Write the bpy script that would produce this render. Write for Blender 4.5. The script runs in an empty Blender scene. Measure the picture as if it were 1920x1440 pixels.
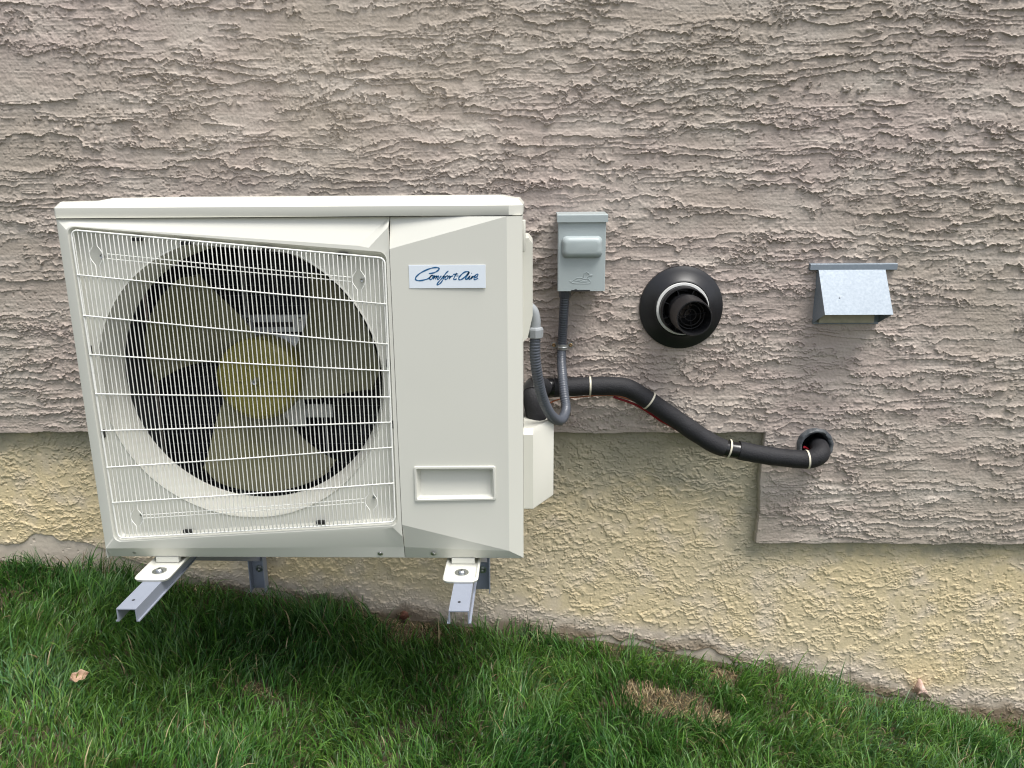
import bpy, bmesh, math, random
import numpy as np
from mathutils import Vector, Matrix

scene = bpy.context.scene
C = scene.collection
random.seed(7)
RNG = np.random.default_rng(11)
rad = math.radians

# ------------------------------------------------------------------ camera
F_PX, PITCH, YAW, ROLL = 1430.3, 0.2493, 0.0250, -0.0070
CAM = Vector((0.962, -2.092, 1.323))
_fwd = Vector((-math.sin(YAW) * math.cos(PITCH), math.cos(YAW) * math.cos(PITCH), -math.sin(PITCH)))
_r0 = Vector((math.cos(YAW), math.sin(YAW), 0)); _u0 = _r0.cross(_fwd)
_right = math.cos(ROLL) * _r0 + math.sin(ROLL) * _u0
_up = -math.sin(ROLL) * _r0 + math.cos(ROLL) * _u0
cam_data = bpy.data.cameras.new('camera'); cam = bpy.data.objects.new('camera', cam_data); C.objects.link(cam)
cam_data.sensor_width = 36.0; cam_data.lens = 36.0 * F_PX / 1920.0
cam_data.clip_start = 0.02; cam_data.clip_end = 500
M = Matrix((_right, _up, -_fwd)).transposed().to_4x4(); M.translation = CAM
cam.matrix_world = M
scene.camera = cam

# ------------------------------------------------------------------ sky, sun, exposure
SUN_EL, SUN_AZ = rad(68), rad(50)          # azimuth measured from straight out of the wall towards the right
world = bpy.data.worlds.new("World"); scene.world = world; world.use_nodes = True
wn = world.node_tree; wn.nodes.clear()
sky = wn.nodes.new('ShaderNodeTexSky'); sky.sky_type = 'NISHITA'; sky.sun_disc = False
sky.sun_elevation = SUN_EL; sky.sun_rotation = math.pi - SUN_AZ
sky.air_density = 1.0; sky.dust_density = 3.0; sky.ozone_density = 1.0
hs = wn.nodes.new('ShaderNodeHueSaturation'); hs.inputs['Saturation'].default_value = 0.42
bg = wn.nodes.new('ShaderNodeBackground'); bg.inputs['Strength'].default_value = 0.15
wo = wn.nodes.new('ShaderNodeOutputWorld')
wn.links.new(sky.outputs[0], hs.inputs['Color']); wn.links.new(hs.outputs[0], bg.inputs['Color']); wn.links.new(bg.outputs[0], wo.inputs[0])
sd = bpy.data.lights.new('sun', 'SUN'); sd.energy = 2.4; sd.angle = rad(28); sd.color = (1.0, 0.97, 0.93)
so = bpy.data.objects.new('sun', sd); C.objects.link(so)
to_sun = Vector((math.sin(SUN_AZ) * math.cos(SUN_EL), -math.cos(SUN_AZ) * math.cos(SUN_EL), math.sin(SUN_EL)))
so.rotation_euler = to_sun.to_track_quat('Z', 'Y').to_euler(); so.location = (3, -4, 8)
scene.view_settings.view_transform = 'Standard'; scene.view_settings.look = 'None'
scene.view_settings.exposure = 0.64; scene.view_settings.gamma = 1.0; scene.view_settings.use_curve_mapping = False
scene.cycles.max_bounces = 8
scene.cycles.pixel_filter_type = 'BLACKMAN_HARRIS'; scene.cycles.filter_width = 1.15

# ------------------------------------------------------------------ helpers
def PX(x, y, Y):
    """point of the vertical plane at distance Y from the wall seen at photo position x, y (1920 wide)"""
    d = _fwd + _right * ((x - 960) / F_PX) - _up * ((y - 720) / F_PX)
    t = (Y - CAM.y) / d.y
    return CAM + d * t

def tag(o, label=None, cat=None, group=None, kind=None):
    if label: o['label'] = label
    if cat: o['category'] = cat
    if group: o['group'] = group
    if kind: o['kind'] = kind
    return o

def empty(name, loc=(0, 0, 0)):
    o = bpy.data.objects.new(name, None); C.objects.link(o); o.location = loc; o.empty_display_size = 0.1
    return o

def link(name, me, mat, parent=None):
    o = bpy.data.objects.new(name, me); C.objects.link(o)
    for m in (mat if isinstance(mat, (list, tuple)) else [mat]): me.materials.append(m)
    if parent:
        o.parent = parent
        o.matrix_parent_inverse = Matrix.Translation(-Vector(parent_loc(parent)))
    return o

def parent_loc(p):
    v = Vector(p.location)
    while p.parent:
        p = p.parent
        # children of a mesh part carry world coordinates in their mesh; the part itself sits at the origin
        return Vector((0, 0, 0))
    return v

class MB:
    """collects shapes in world coordinates; build() links them as one mesh object"""
    def __init__(s): s.bm = bmesh.new()
    def poly(s, pts):
        vs = [s.bm.verts.new(p) for p in pts]
        return s.bm.faces.new(vs)
    def box(s, x0, x1, y0, y1, z0, z1, bevel=0.0, seg=2):
        c = [(x, y, z) for x in (x0, x1) for y in (y0, y1) for z in (z0, z1)]
        v = [s.bm.verts.new(p) for p in c]
        fs = [(0, 1, 3, 2), (4, 6, 7, 5), (0, 4, 5, 1), (2, 3, 7, 6), (0, 2, 6, 4), (1, 5, 7, 3)]
        faces = [s.bm.faces.new([v[i] for i in f]) for f in fs]
        if bevel:
            es = list({e for f in faces for e in f.edges})
            bmesh.ops.bevel(s.bm, geom=es, offset=bevel, segments=seg, profile=0.5, affect='EDGES')
        return s
    def loft(s, loops, closed=True, cap0=False, cap1=False):
        rows = [[s.bm.verts.new(p) for p in L] for L in loops]
        n = len(rows[0])
        for a, b in zip(rows, rows[1:]):
            for i in range(n if closed else n - 1):
                j = (i + 1) % n
                try: s.bm.faces.new((a[i], a[j], b[j], b[i]))
                except ValueError: pass
        if cap0: s.bm.faces.new(list(reversed(rows[0])))
        if cap1: s.bm.faces.new(rows[-1])
        return s
    def tube(s, pts, r, n=12, caps=True, radii=None, twist0=None):
        pts = [Vector(p) for p in pts]
        loops = []; prev = None
        for i, p in enumerate(pts):
            a = pts[max(0, i - 1)]; b = pts[min(len(pts) - 1, i + 1)]
            t = (b - a).normalized()
            if prev is None:
                ref = Vector((0, 0, 1)) if abs(t.z) < .9 else Vector((1, 0, 0))
                u = t.cross(ref).normalized()
            else:
                u = (prev - t * prev.dot(t)).normalized()
            prev = u; w = t.cross(u)
            rr = radii[i] if radii else r
            loops.append([p + (u * math.cos(2 * math.pi * k / n) + w * math.sin(2 * math.pi * k / n)) * rr for k in range(n)])
        return s.loft(loops, True, caps, caps)
    def lathe(s, centre, axis, profile, n=48, cap0=False, cap1=False):
        """profile: list of (distance along the axis, radius)"""
        a = Vector(axis).normalized(); ref = Vector((0, 0, 1)) if abs(a.z) < .9 else Vector((1, 0, 0))
        u = a.cross(ref).normalized(); w = a.cross(u); c = Vector(centre)
        return s.loft([[c + a * d + (u * math.cos(2 * math.pi * k / n) + w * math.sin(2 * math.pi * k / n)) * r for k in range(n)] for d, r in profile], True, cap0, cap1)
    def prism(s, pts, vec):
        """closed polygon extruded by vec"""
        vec = Vector(vec); A = [Vector(p) for p in pts]
        return s.loft([A, [p + vec for p in A]], True, True, True)
    def build(s, name, mat, parent=None, smooth=35):
        bmesh.ops.recalc_face_normals(s.bm, faces=s.bm.faces[:])
        me = bpy.data.meshes.new(name); s.bm.to_mesh(me); s.bm.free()
        if smooth:
            me.shade_smooth(); me.set_sharp_from_angle(angle=rad(smooth))
        return link(name, me, mat, parent)

def smooth_path(pts, per=10):
    """Catmull-Rom through pts"""
    P = [Vector(p) for p in pts]; P = [2 * P[0] - P[1]] + P + [2 * P[-1] - P[-2]]
    out = []
    for i in range(1, len(P) - 2):
        p0, p1, p2, p3 = P[i - 1:i + 3]
        for k in range(per):
            t = k / per
            out.append(.5 * ((2 * p1) + (p2 - p0) * t + (2 * p0 - 5 * p1 + 4 * p2 - p3) * t * t + (3 * p1 - p0 - 3 * p2 + p3) * t ** 3))
    out.append(P[-2])
    return out

def resample(pts, step):
    L = [0]
    for a, b in zip(pts, pts[1:]): L.append(L[-1] + (b - a).length)
    n = max(2, int(L[-1] / step)); out = []; j = 0
    for i in range(n + 1):
        d = L[-1] * i / n
        while j < len(pts) - 2 and L[j + 1] < d: j += 1
        s = (d - L[j]) / max(1e-9, L[j + 1] - L[j])
        out.append(pts[j].lerp(pts[j + 1], min(1, s)))
    return out

# ------------------------------------------------------------------ materials
def mat(name, col, rough=0.5, metal=0.0, spec=0.5, var=0.0, vscale=8.0, bump=0.0, bscale=200.0, coat=0.0, stretch=(1, 1, 1), col2=None, rvar=0.0):
    m = bpy.data.materials.new(name); m.use_nodes = True
    nt = m.node_tree; N = nt.nodes; L = nt.links; b = N['Principled BSDF']
    b.inputs['Base Color'].default_value = (*col, 1); b.inputs['Roughness'].default_value = rough
    b.inputs['Metallic'].default_value = metal; b.inputs['Specular IOR Level'].default_value = spec
    b.inputs['Coat Weight'].default_value = coat
    tc = N.new('ShaderNodeTexCoord'); mp = N.new('ShaderNodeMapping'); mp.inputs['Scale'].default_value = stretch
    L.new(tc.outputs['Object'], mp.inputs[0])
    nz = N.new('ShaderNodeTexNoise'); nz.inputs['Scale'].default_value = vscale; nz.inputs['Detail'].default_value = 6
    L.new(mp.outputs[0], nz.inputs['Vector'])
    rp = N.new('ShaderNodeMapRange'); rp.inputs[1].default_value = .3; rp.inputs[2].default_value = .7
    L.new(nz.outputs[0], rp.inputs[0])
    mx = N.new('ShaderNodeMix'); mx.data_type = 'RGBA'
    c2 = col2 or tuple(c * (1 - var) for c in col)
    mx.inputs[6].default_value = (*col, 1); mx.inputs[7].default_value = (*c2, 1)
    L.new(rp.outputs[0], mx.inputs[0]); L.new(mx.outputs[2], b.inputs['Base Color'])
    if rvar:
        r2 = N.new('ShaderNodeMapRange'); r2.inputs[3].default_value = rough - rvar; r2.inputs[4].default_value = rough + rvar
        L.new(nz.outputs[0], r2.inputs[0]); L.new(r2.outputs[0], b.inputs['Roughness'])
    if bump:
        n2 = N.new('ShaderNodeTexNoise'); n2.inputs['Scale'].default_value = bscale; n2.inputs['Detail'].default_value = 4
        L.new(mp.outputs[0], n2.inputs['Vector'])
        bp = N.new('ShaderNodeBump'); bp.inputs['Strength'].default_value = bump; bp.inputs['Distance'].default_value = .002
        L.new(n2.outputs[0], bp.inputs['Height']); L.new(bp.outputs[0], b.inputs['Normal'])
    return m

# ------------------------------------------------------------------ noise on arrays
_T = {}
def vn(x, y, seed=0):
    if seed not in _T: _T[seed] = np.random.default_rng(1000 + seed).uniform(-1, 1, (256, 256)).astype(np.float32)
    T = _T[seed]
    xi = np.floor(x); yi = np.floor(y); fx = (x - xi).astype(np.float32); fy = (y - yi).astype(np.float32)
    xi = xi.astype(np.int32) & 255; yi = yi.astype(np.int32) & 255; x1 = (xi + 1) & 255; y1 = (yi + 1) & 255
    fx = fx * fx * (3 - 2 * fx); fy = fy * fy * (3 - 2 * fy)
    a = T[yi, xi]; b = T[yi, x1]; c = T[y1, xi]; d = T[y1, x1]
    return (a + (b - a) * fx) * (1 - fy) + (c + (d - c) * fx) * fy
def fbm(x, y, seed=0, oct=3, gain=.5):
    s = 0; a = 1; t = 0
    for o in range(oct):
        s = s + a * vn(x * 2 ** o + 13.7 * o, y * 2 ** o + 7.1 * o, seed + o); t += a; a *= gain
    return s / t
def sst(a, b, x):
    t = np.clip((x - a) / (b - a), 0, 1); return t * t * (3 - 2 * t)

# ------------------------------------------------------------------ the ground's shape
STEP1, STEP2, STEPX = 0.646, 0.303, 1.629      # lower edges of the upper stucco, and where it drops
_gx, _gz = [], []
for _x, _y in ((-260, 1040), (0, 1052), (200, 1070), (400, 1102), (520, 1122), (750, 1160), (960, 1182), (1200, 1210), (1350, 1240), (1500, 1275), (1700, 1318), (1920, 1352), (2200, 1400)):
    _p = PX(_x, _y, 0.02); _gx.append(_p.x); _gz.append(_p.z)
_gx = [-8.0] + _gx + [10.0]; _gz = [_gz[0] + .9] + _gz + [_gz[-1] - 1.1]
def ground_z(x, y):
    x = np.asarray(x, dtype=np.float64); y = np.asarray(y, dtype=np.float64)
    z = np.interp(x, _gx, _gz) - .06 * np.clip(-y, 0, 6)
    return z + .012 * fbm(x / .35, y / .35, 61, 3) + .004 * vn(x / .05, y / .05, 66)

# ------------------------------------------------------------------ the house wall
HOLE = PX(1527, 834, 0.0)
def wall_field(X, Z):
    n1 = vn(X / .5, Z / .22, 1); wv = fbm(X / .12, Z / .05, 2, 3)
    Xw = X + .02 * vn(X / .07, Z / .05, 5)
    Zs = Z + .020 * n1 + .010 * vn(X / 1.3, Z / .8, 6) * X
    jm = .55 + .65 * sst(-.3, .5, vn(X / .12, Z / .05, 12))
    jag = jm * (.26 * vn(Xw / .026, Z / .016, 7) + .26 * vn(Xw / .0115, Z / .010, 8) + .19 * vn(X / .0052, Z / .006, 9))
    upper = np.where(X < STEPX + .004 * vn(Z / .05, X * 0, 3), Z > STEP1 + .0025 * vn(X / .05, X * 0, 4), Z > STEP2 + .003 * vn(X / .06, X * 0, 4)) | ((X > STEPX) & (Z > STEP1))
    # --- upper coat: thin dragged skins with torn, curled lower edges
    def skins(sp, wl, wz, sd, thr, jg):
        P = Zs / sp + 1.15 * vn(Xw / wl, Z / wz, sd) + .8 * fbm(Xw / (wl * .3), Z / (wz * .5), sd + 1, 2) + jg * jag
        k = np.floor(P); t = (P - k) * sp
        A = sst(thr, thr + .45, vn(Xw / (wl * .8) + k * 17.31, k * 3.1, sd + 3) + .55 * vn(Xw / (wl * .16), Z / (wz * .35), sd + 4))
        return t, A
    t, A = skins(.034, .30, .055, 110, -.22, .95)
    h = A * (.0020 * sst(.036, .012, t) + .0052 * np.exp(-(t / .0024) ** 2))
    t2, A2 = skins(.018, .21, .032, 120, -.12, 1.05)
    h2 = A2 * (.0012 * sst(.019, .004, t2) + .0036 * np.exp(-(t2 / .0021) ** 2))
    t3, A3 = skins(.0100, .11, .019, 130, .05, 1.15)
    zone = sst(-.08, .28, fbm(X / .20, Z / .10, 20, 3))
    h3 = A3 * zone * (.0006 * sst(.010, .004, t3) + .0018 * np.exp(-(t3 / .0019) ** 2))
    rough = zone * (.3 + .7 * A * (t < .02))
    crumb = sst(.10, .5, vn(X / .0085, Z / .0060, 21) * .62 + vn(X / .0050, Z / .0042, 22) * .5)
    pits = sst(.55, .8, vn(X / .0075, Z / .0065, 44)) * sst(.0, .5, fbm(X / .15, Z / .07, 45, 2))
    drag = vn(X / .12 + Z * 3, Zs / .0035, 23)
    up = h + h2 + h3 + rough * .0014 * crumb - .0030 * pits + .00035 * drag + .0006 * vn(X / .0045, Z / .004, 24) + .001 * n1
    # --- lower coat: smaller, broken flakes
    Zs_keep = Zs
    tilt = Z * (1 + .3 * n1) + .05 * vn(X / .4, Z / .3, 26)
    def flakes(sp, wl, wz, sd, thr):
        Q = tilt / sp + 1.5 * vn(X / wl, Z / wz, sd) + 1.1 * fbm(X / (wl * .35), Z / (wz * .45), sd + 1, 2) + 1.9 * jag
        q = np.floor(Q); u = (Q - q) * sp
        return u, sst(thr, thr + .35, vn(X / (wl * .7) + q * 9.1, q * 4.7, sd + 3) + .7 * vn(X / (wl * .25), Z / (wz * .3), sd + 4))
    s1_, B1_ = flakes(.027, .075, .05, 140, .02)
    s2_, B2_ = flakes(.014, .045, .03, 150, .12)
    g = 1.15 * B1_ * (.0021 * sst(.024, .004, s1_) + .0007 * np.exp(-(s1_ / .0026) ** 2)) + 1.2 * B2_ * (.0013 * sst(.013, .003, s2_) + .0006 * np.exp(-(s2_ / .0024) ** 2))
    pit = sst(.52, .78, vn(X / .008, Z / .007, 31)) * sst(-.1, .4, vn(X / .12, Z / .08, 32))
    lo = g - .0024 * pit + sst(0, .5, fbm(X / .2, Z / .1, 33, 2)) * .0009 * np.maximum(0, vn(X / .006, Z / .006, 34)) + .0003 * vn(X / .004, Z / .004, 35)
    # --- bare concrete at the foot
    gz = np.interp(X, _gx, _gz)
    foot = Z - gz - (-.012 + .045 * vn(X / .17, X * 0, 36) + .012 * vn(X / .04, Z / .04, 37) + .085 * sst(.45, -.3, X) * (.8 + .4 * vn(X / .3, X * 0, 38)))
    bare = sst(.003, -.003, foot + .006 * jag)
    base = -.0035 * sst(.75, .9, vn(X / .012, Z / .012, 39)) + .0004 * vn(X / .01, Z / .01, 40)
    lo = lo * (1 - bare) + (base - .0035) * bare
    ins = np.where(X > STEPX, np.minimum(Z - STEP2, np.where(Z < STEP1, X - STEPX, 9)), Z - STEP1)
    marg = sst(.0, .020, ins + .008 * vn(X / .05, Z / .03, 43))
    up = up * (.18 + .82 * marg) + .0018 * (1 - marg)
    d = np.where(upper, up, lo - .024)
    # flattened collar and hole round the pipe sleeve
    r = np.hypot(X - HOLE.x, Z - HOLE.z)
    d = d * sst(.045, .075, r) + np.where(r < .045, .002, 0) * (1 - sst(.045, .075, r))
    d = np.where(r < .039, -.16, d)
    # return of the coat: smooth trowelled margin along the step
    return d, upper, bare, rough, A, n1

def lin_mesh(x, z, name):
    X, Z = np.meshgrid(x, z)
    X = X.astype(np.float32); Z = Z.astype(np.float32)
    return X, Z

def grid_object(name, X, Y, Z, facemask, attr, material, parent):
    nz, nx = X.shape
    idx = np.arange(nz * nx).reshape(nz, nx)
    q = np.stack([idx[:-1, :-1], idx[:-1, 1:], idx[1:, 1:], idx[1:, :-1]], -1)[facemask]
    used = np.unique(q); rem = np.full(nz * nx, -1, np.int64); rem[used] = np.arange(len(used))
    q = rem[q].astype(np.int32)
    co = np.stack([X.ravel()[used], Y.ravel()[used], Z.ravel()[used]], 1).astype(np.float32)
    me = bpy.data.meshes.new(name); me.vertices.add(len(co)); me.vertices.foreach_set('co', co.ravel())
    me.loops.add(q.size); me.loops.foreach_set('vertex_index', q.ravel())
    me.polygons.add(len(q)); me.polygons.foreach_set('loop_start', np.arange(len(q), dtype=np.int32) * 4)
    me.update(calc_edges=True)
    me.polygons.foreach_set('use_smooth', np.zeros(len(q), bool) if False else np.ones(len(q), bool))
    at = me.color_attributes.new('mask', 'FLOAT_COLOR', 'POINT')
    at.data.foreach_set('color', attr.reshape(-1, 4)[used].astype(np.float32).ravel())
    me.update()
    return link(name, me, material, parent)

def wall_material():
    m = bpy.data.materials.new('stucco_paint'); m.use_nodes = True
    nt = m.node_tree; N = nt.nodes; L = nt.links; b = N['Principled BSDF']; b.inputs['Roughness'].default_value = .82
    b.inputs['Specular IOR Level'].default_value = .25
    at = N.new('ShaderNodeAttribute'); at.attribute_name = 'mask'
    sp = N.new('ShaderNodeSeparateColor'); L.new(at.outputs['Color'], sp.inputs[0])
    tc = N.new('ShaderNodeTexCoord')
    def noise(sc, det=5, stretch=(1, 1, 1)):
        mp = N.new('ShaderNodeMapping'); mp.inputs['Scale'].default_value = stretch; L.new(tc.outputs['Object'], mp.inputs[0])
        n = N.new('ShaderNodeTexNoise'); n.inputs['Scale'].default_value = sc; n.inputs['Detail'].default_value = det; L.new(mp.outputs[0], n.inputs['Vector']); return n.outputs[0]
    def ramp(src, a, bb):
        r = N.new('ShaderNodeMapRange'); r.inputs[1].default_value = a; r.inputs[2].default_value = bb; L.new(src, r.inputs[0]); return r.outputs[0]
    def mix(f, A, B):
        x = N.new('ShaderNodeMix'); x.data_type = 'RGBA'
        if hasattr(f, 'links') or hasattr(f, 'is_output'): L.new(f, x.inputs[0])
        else: x.inputs[0].default_value = f
        for k, v in ((6, A), (7, B)):
            if isinstance(v, tuple): x.inputs[k].default_value = (*v, 1)
            else: L.new(v, x.inputs[k])
        return x.outputs[2]
    up = mix(ramp(noise(1.5, 5), .42, .60), UP_A, UP_B)
    up = mix(ramp(noise(9, 6, (.5, 1, 1.3)), .45, .75), up, UP_C)
    lo = mix(ramp(noise(2.0, 4), .35, .65), LO_A, LO_B)
    lo = mix(ramp(noise(11, 6), .5, .8), lo, LO_C)
    over = mix(ramp(noise(6, 6), .35, .65), OV_A, OV_B)
    sf = N.new('ShaderNodeMath'); sf.operation = 'SUBTRACT'; sf.inputs[0].default_value = 1; L.new(at.outputs['Alpha'], sf.inputs[1])
    lo = mix(ramp(sf.outputs[0], .0, .55), lo, SPLASH)      # pale splash zone above the soil
    lo = mix(ramp(sf.outputs[0], .62, .98), lo, MUD)
    c = mix(sp.outputs[0], lo, over)        # overspray on the lower coat
    c = mix(sp.outputs[1], c, BARE)
    c = mix(sp.outputs[2], c, up)
    L.new(c, b.inputs['Base Color'])
    bp = N.new('ShaderNodeBump'); bp.inputs['Strength'].default_value = .5; bp.inputs['Distance'].default_value = .0012
    L.new(noise(420, 3), bp.inputs['Height']); L.new(bp.outputs[0], b.inputs['Normal'])
    return m
UP_A, UP_B, UP_C = (.430, .360, .318), (.385, .332, .276), (.50, .445, .385)
LO_A, LO_B, LO_C = (.66, .54, .325), (.59, .50, .34), (.63, .54, .43)
OV_A, OV_B = (.31, .285, .215), (.39, .35, .25)
BARE = (.56, .49, .40)
SPLASH, MUD = (.54, .465, .375), (.22, .17, .115)

wall = empty('house_wall', (0.96, 0, 0.3))
tag(wall, 'stucco house wall, mauve-brown above a stepped edge and pale yellow below', 'wall')
WM = wall_material()
RES = 0.0017
xs = np.arange(-1.40, 3.30, RES, dtype=np.float32); zs = np.arange(-.50, 2.20, RES, dtype=np.float32)
X, Z = np.meshgrid(xs, zs)
d, upper, bare, rough, A, n1 = wall_field(X, Z)
# overspray of the upper paint below the step, feathered
dist = np.minimum(STEP1 - Z + .12 * sst(.6, -.2, X), .09 + 2.2 * np.hypot(np.maximum(STEPX - X, 0), np.maximum(STEP2 - Z, 0)))
ov = sst(.30, .10, dist + .10 * fbm(X / .16, Z / .12, 50, 4) + .05 * fbm(X / .02, Z / .015, 55, 2))
attr = np.zeros(X.shape + (4,), np.float32)
gzz = np.interp(X, _gx, _gz)
splash = sst(.13, -.02, Z - gzz + .06 * fbm(X / .10, Z / .07, 150, 4))
attr[..., 0] = ov; attr[..., 1] = bare; attr[..., 2] = upper; attr[..., 3] = 1 - splash
Y = -d
fm = upper[:-1, :-1] | upper[1:, :-1] | upper[:-1, 1:] | upper[1:, 1:]
grid_object('upper_stucco', X, Y, Z, fm, attr, WM, wall)
grid_object('lower_stucco', X, Y, Z, ~fm, attr, WM, wall)
# the wall goes on beyond the close-up area, with coarser relief
def wall_extension(name, x0, x1, z0, z1):
    x = np.arange(x0, x1 + .001, .012, dtype=np.float32); z = np.arange(z0, z1 + .001, .012, dtype=np.float32)
    XX, ZZ = np.meshgrid(x, z)
    dd, uu, bb, rr, AA, nn = wall_field(XX, ZZ)
    aa = np.zeros(XX.shape + (4,), np.float32)
    ds = np.where(XX < STEPX, STEP1 - ZZ, STEP2 - ZZ)
    aa[..., 0] = sst(.30, .02, ds); aa[..., 1] = bb; aa[..., 2] = uu; aa[..., 3] = 1
    return XX, -dd, ZZ, aa, WM
for nm, bx in (('upper_stucco', (-3.4, 5.4, 2.195, 3.1)), ('side_stucco', (-3.4, -1.395, -.42, 2.20)), ('side_stucco', (3.29, 5.4, -1.0, 2.20))):
    XX, YY, ZZ, aa, _ = wall_extension(nm, *bx)
    grid_object(nm, XX, YY, ZZ, np.ones((XX.shape[0] - 1, XX.shape[1] - 1), bool), aa, WM, wall)

# ------------------------------------------------------------------ the ground
def GP(x, y):
    """point of the ground seen at photo position x, y"""
    dd = _fwd + _right * ((x - 960) / F_PX) - _up * ((y - 720) / F_PX)
    t = 1.0
    for _ in range(40):
        p = CAM + dd * t
        t += (p.z - float(ground_z(p.x, p.y))) / max(.2, -dd.z) * .6
    return CAM + dd * t
gx = np.unique(np.concatenate([np.arange(-8, -1.4, .2), np.arange(-1.4, 3.6, .012), np.arange(3.6, 10, .2)]).round(4))
gy = np.unique(np.concatenate([np.arange(-9, -1.6, .2), np.arange(-1.6, .03, .012)]).round(4))
GX, GY = np.meshgrid(gx, gy); GZ = ground_z(GX, GY)
BARE_SPOTS = [(GP(1228, 1316), .085), (GP(1275, 1325), .09), (GP(1318, 1345), .07), (GP(1362, 1278), .045), (GP(485, 1300), .035), (GP(880, 1180), .05), (GP(780, 1190), .075), (GP(740, 1175), .05)]
def bareness(x, y):
    b = np.zeros(np.shape(x))
    for p, r in BARE_SPOTS:
        b = np.maximum(b, sst(1.25, .6, np.hypot((x - p.x) * .8, (y - p.y) * 1.2) / r + .35 * vn(np.asarray(x) / .03, np.asarray(y) / .03, 70)))
    return b
soil = mat('soil', (.040, .036, .018), .95, var=.5, vscale=40, col2=(.07, .055, .03), bump=1.0, bscale=150)
ga = np.zeros(GX.shape + (4,), np.float32)
g = grid_object('ground', GX, GY, GZ, np.ones((GX.shape[0] - 1, GX.shape[1] - 1), bool), ga, soil, None)
tag(g, kind='structure')

def blades(name, n, xr, yr, keep, length, width, lean, colfun, material, seed, flat=0.0, zoff=0.0):
    R = np.random.default_rng(seed)
    x = R.uniform(*xr, n); y = R.uniform(*yr, n)
    k = keep(x, y, R); x = x[k]; y = y[k]; n = len(x)
    z = ground_z(x, y) + zoff
    cl = fbm(x / .18, y / .18, seed + 100, 2); cl2 = vn(x / .07, y / .07, seed + 104)
    ln = length * (.62 + .5 * R.random(n) + .45 * cl + .22 * cl2); ln = np.clip(ln, length * .3, None)
    a = 2 * math.pi * (vn(x / .30, y / .30, seed + 110) * .55 + vn(x / .09, y / .09, seed + 111) * .28) + R.normal(0, 1.15, n) - 1.2
    le = np.clip(lean * (.35 + R.gamma(2.2, .32, n)), .05, 2.2) + flat
    big = R.random(n) < (.07 if n > 200000 else 0); ln = ln * np.where(big, 1.45, 1)
    w = width * (.45 + .9 * R.random(n)) * np.where(big, 1.25, 1); fa = a + math.pi / 2 + R.normal(0, .7, n)
    dx, dy = np.cos(a), np.sin(a); wx, wy = np.cos(fa), np.sin(fa)
    LV = 6; V = np.zeros((n, LV, 2, 3)); px, py, pz = x.copy(), y.copy(), z - .004
    curl = R.normal(0, .25, n)
    for i in range(LV):
        f = i / (LV - 1); ww = w * (1 - f ** 1.8) * .5 + .00008
        V[:, i, 0] = np.stack([px - wx * ww, py - wy * ww, pz], 1); V[:, i, 1] = np.stack([px + wx * ww, py + wy * ww, pz + ww * .3], 1)
        th = le * (f + .12) ** 1.3; th = np.minimum(th, 1.9); sg = ln / (LV - 1)
        aa = curl * f
        ddx = dx * np.cos(aa) - dy * np.sin(aa); ddy = dx * np.sin(aa) + dy * np.cos(aa)
        px = px + ddx * np.sin(th) * sg; py = py + ddy * np.sin(th) * sg; pz = pz + np.cos(th) * sg
        py = np.minimum(py, -.012 + .02 * (py - y > 0)); pz = np.maximum(pz, z + .001)
    me = bpy.data.meshes.new(name); co = V.reshape(-1, 3).astype(np.float32)
    me.vertices.add(len(co)); me.vertices.foreach_set('co', co.ravel())
    b = (np.arange(n) * LV * 2)[:, None, None] + (np.arange(LV - 1) * 2)[None, :, None] + np.array([0, 1, 3, 2])[None, None, :]
    b = b.reshape(-1, 4).astype(np.int32)
    me.loops.add(b.size); me.loops.foreach_set('vertex_index', b.ravel())
    me.polygons.add(len(b)); me.polygons.foreach_set('loop_start', np.arange(len(b), dtype=np.int32) * 4)
    me.update(calc_edges=True); me.polygons.foreach_set('use_smooth', np.ones(len(b), bool))
    col = colfun(x, y, R, n); c4 = np.ones((n, LV * 2, 4), np.float32); c4[:, :, :3] = col[:, None, :]
    c4[:, :, 3] = 1
    at = me.color_attributes.new('tint', 'FLOAT_COLOR', 'POINT'); at.data.foreach_set('color', c4.ravel())
    me.update()
    o = link(name, me, material); return o
def blade_material(name, trans):
    m = bpy.data.materials.new(name); m.use_nodes = True; nt = m.node_tree; N = nt.nodes; L = nt.links
    b = N['Principled BSDF']; at = N.new('ShaderNodeAttribute'); at.attribute_name = 'tint'
    L.new(at.outputs['Color'], b.inputs['Base Color']); b.inputs['Roughness'].default_value = .42; b.inputs['Specular IOR Level'].default_value = .5
    t = N.new('ShaderNodeBsdfTranslucent'); L.new(at.outputs['Color'], t.inputs['Color'])
    mx = N.new('ShaderNodeMixShader'); mx.inputs[0].default_value = trans
    L.new(b.outputs[0], mx.inputs[1]); L.new(t.outputs[0], mx.inputs[2]); L.new(mx.outputs[0], N['Material Output'].inputs[0])
    return m
GREENS = np.array([(.022, .080, .015), (.046, .138, .022), (.080, .195, .030), (.130, .240, .038), (.070, .170, .060)])
STRAWS = np.array([(.42, .32, .17), (.27, .19, .10), (.55, .45, .26), (.18, .12, .07)])
def green_cols(x, y, R, n):
    f = np.clip(.5 + .45 * vn(x / .25, y / .25, 90) + .35 * R.normal(0, .6, n), 0, .999) * 4
    i = f.astype(int); t = (f - i)[:, None]
    c = GREENS[i] * (1 - t) + GREENS[np.minimum(i + 1, 4)] * t
    dead = R.random(n) < (.03 + .14 * sst(.2, .9, fbm(x / .12, y / .12, 93, 2)))
    c[dead] = STRAWS[R.integers(0, 4, dead.sum())] * .8
    lt = R.random(n) < .10; c[lt] = np.array((.15, .27, .09)) * .9
    return c * R.uniform(.55, 1.45, (n, 1))
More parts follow.
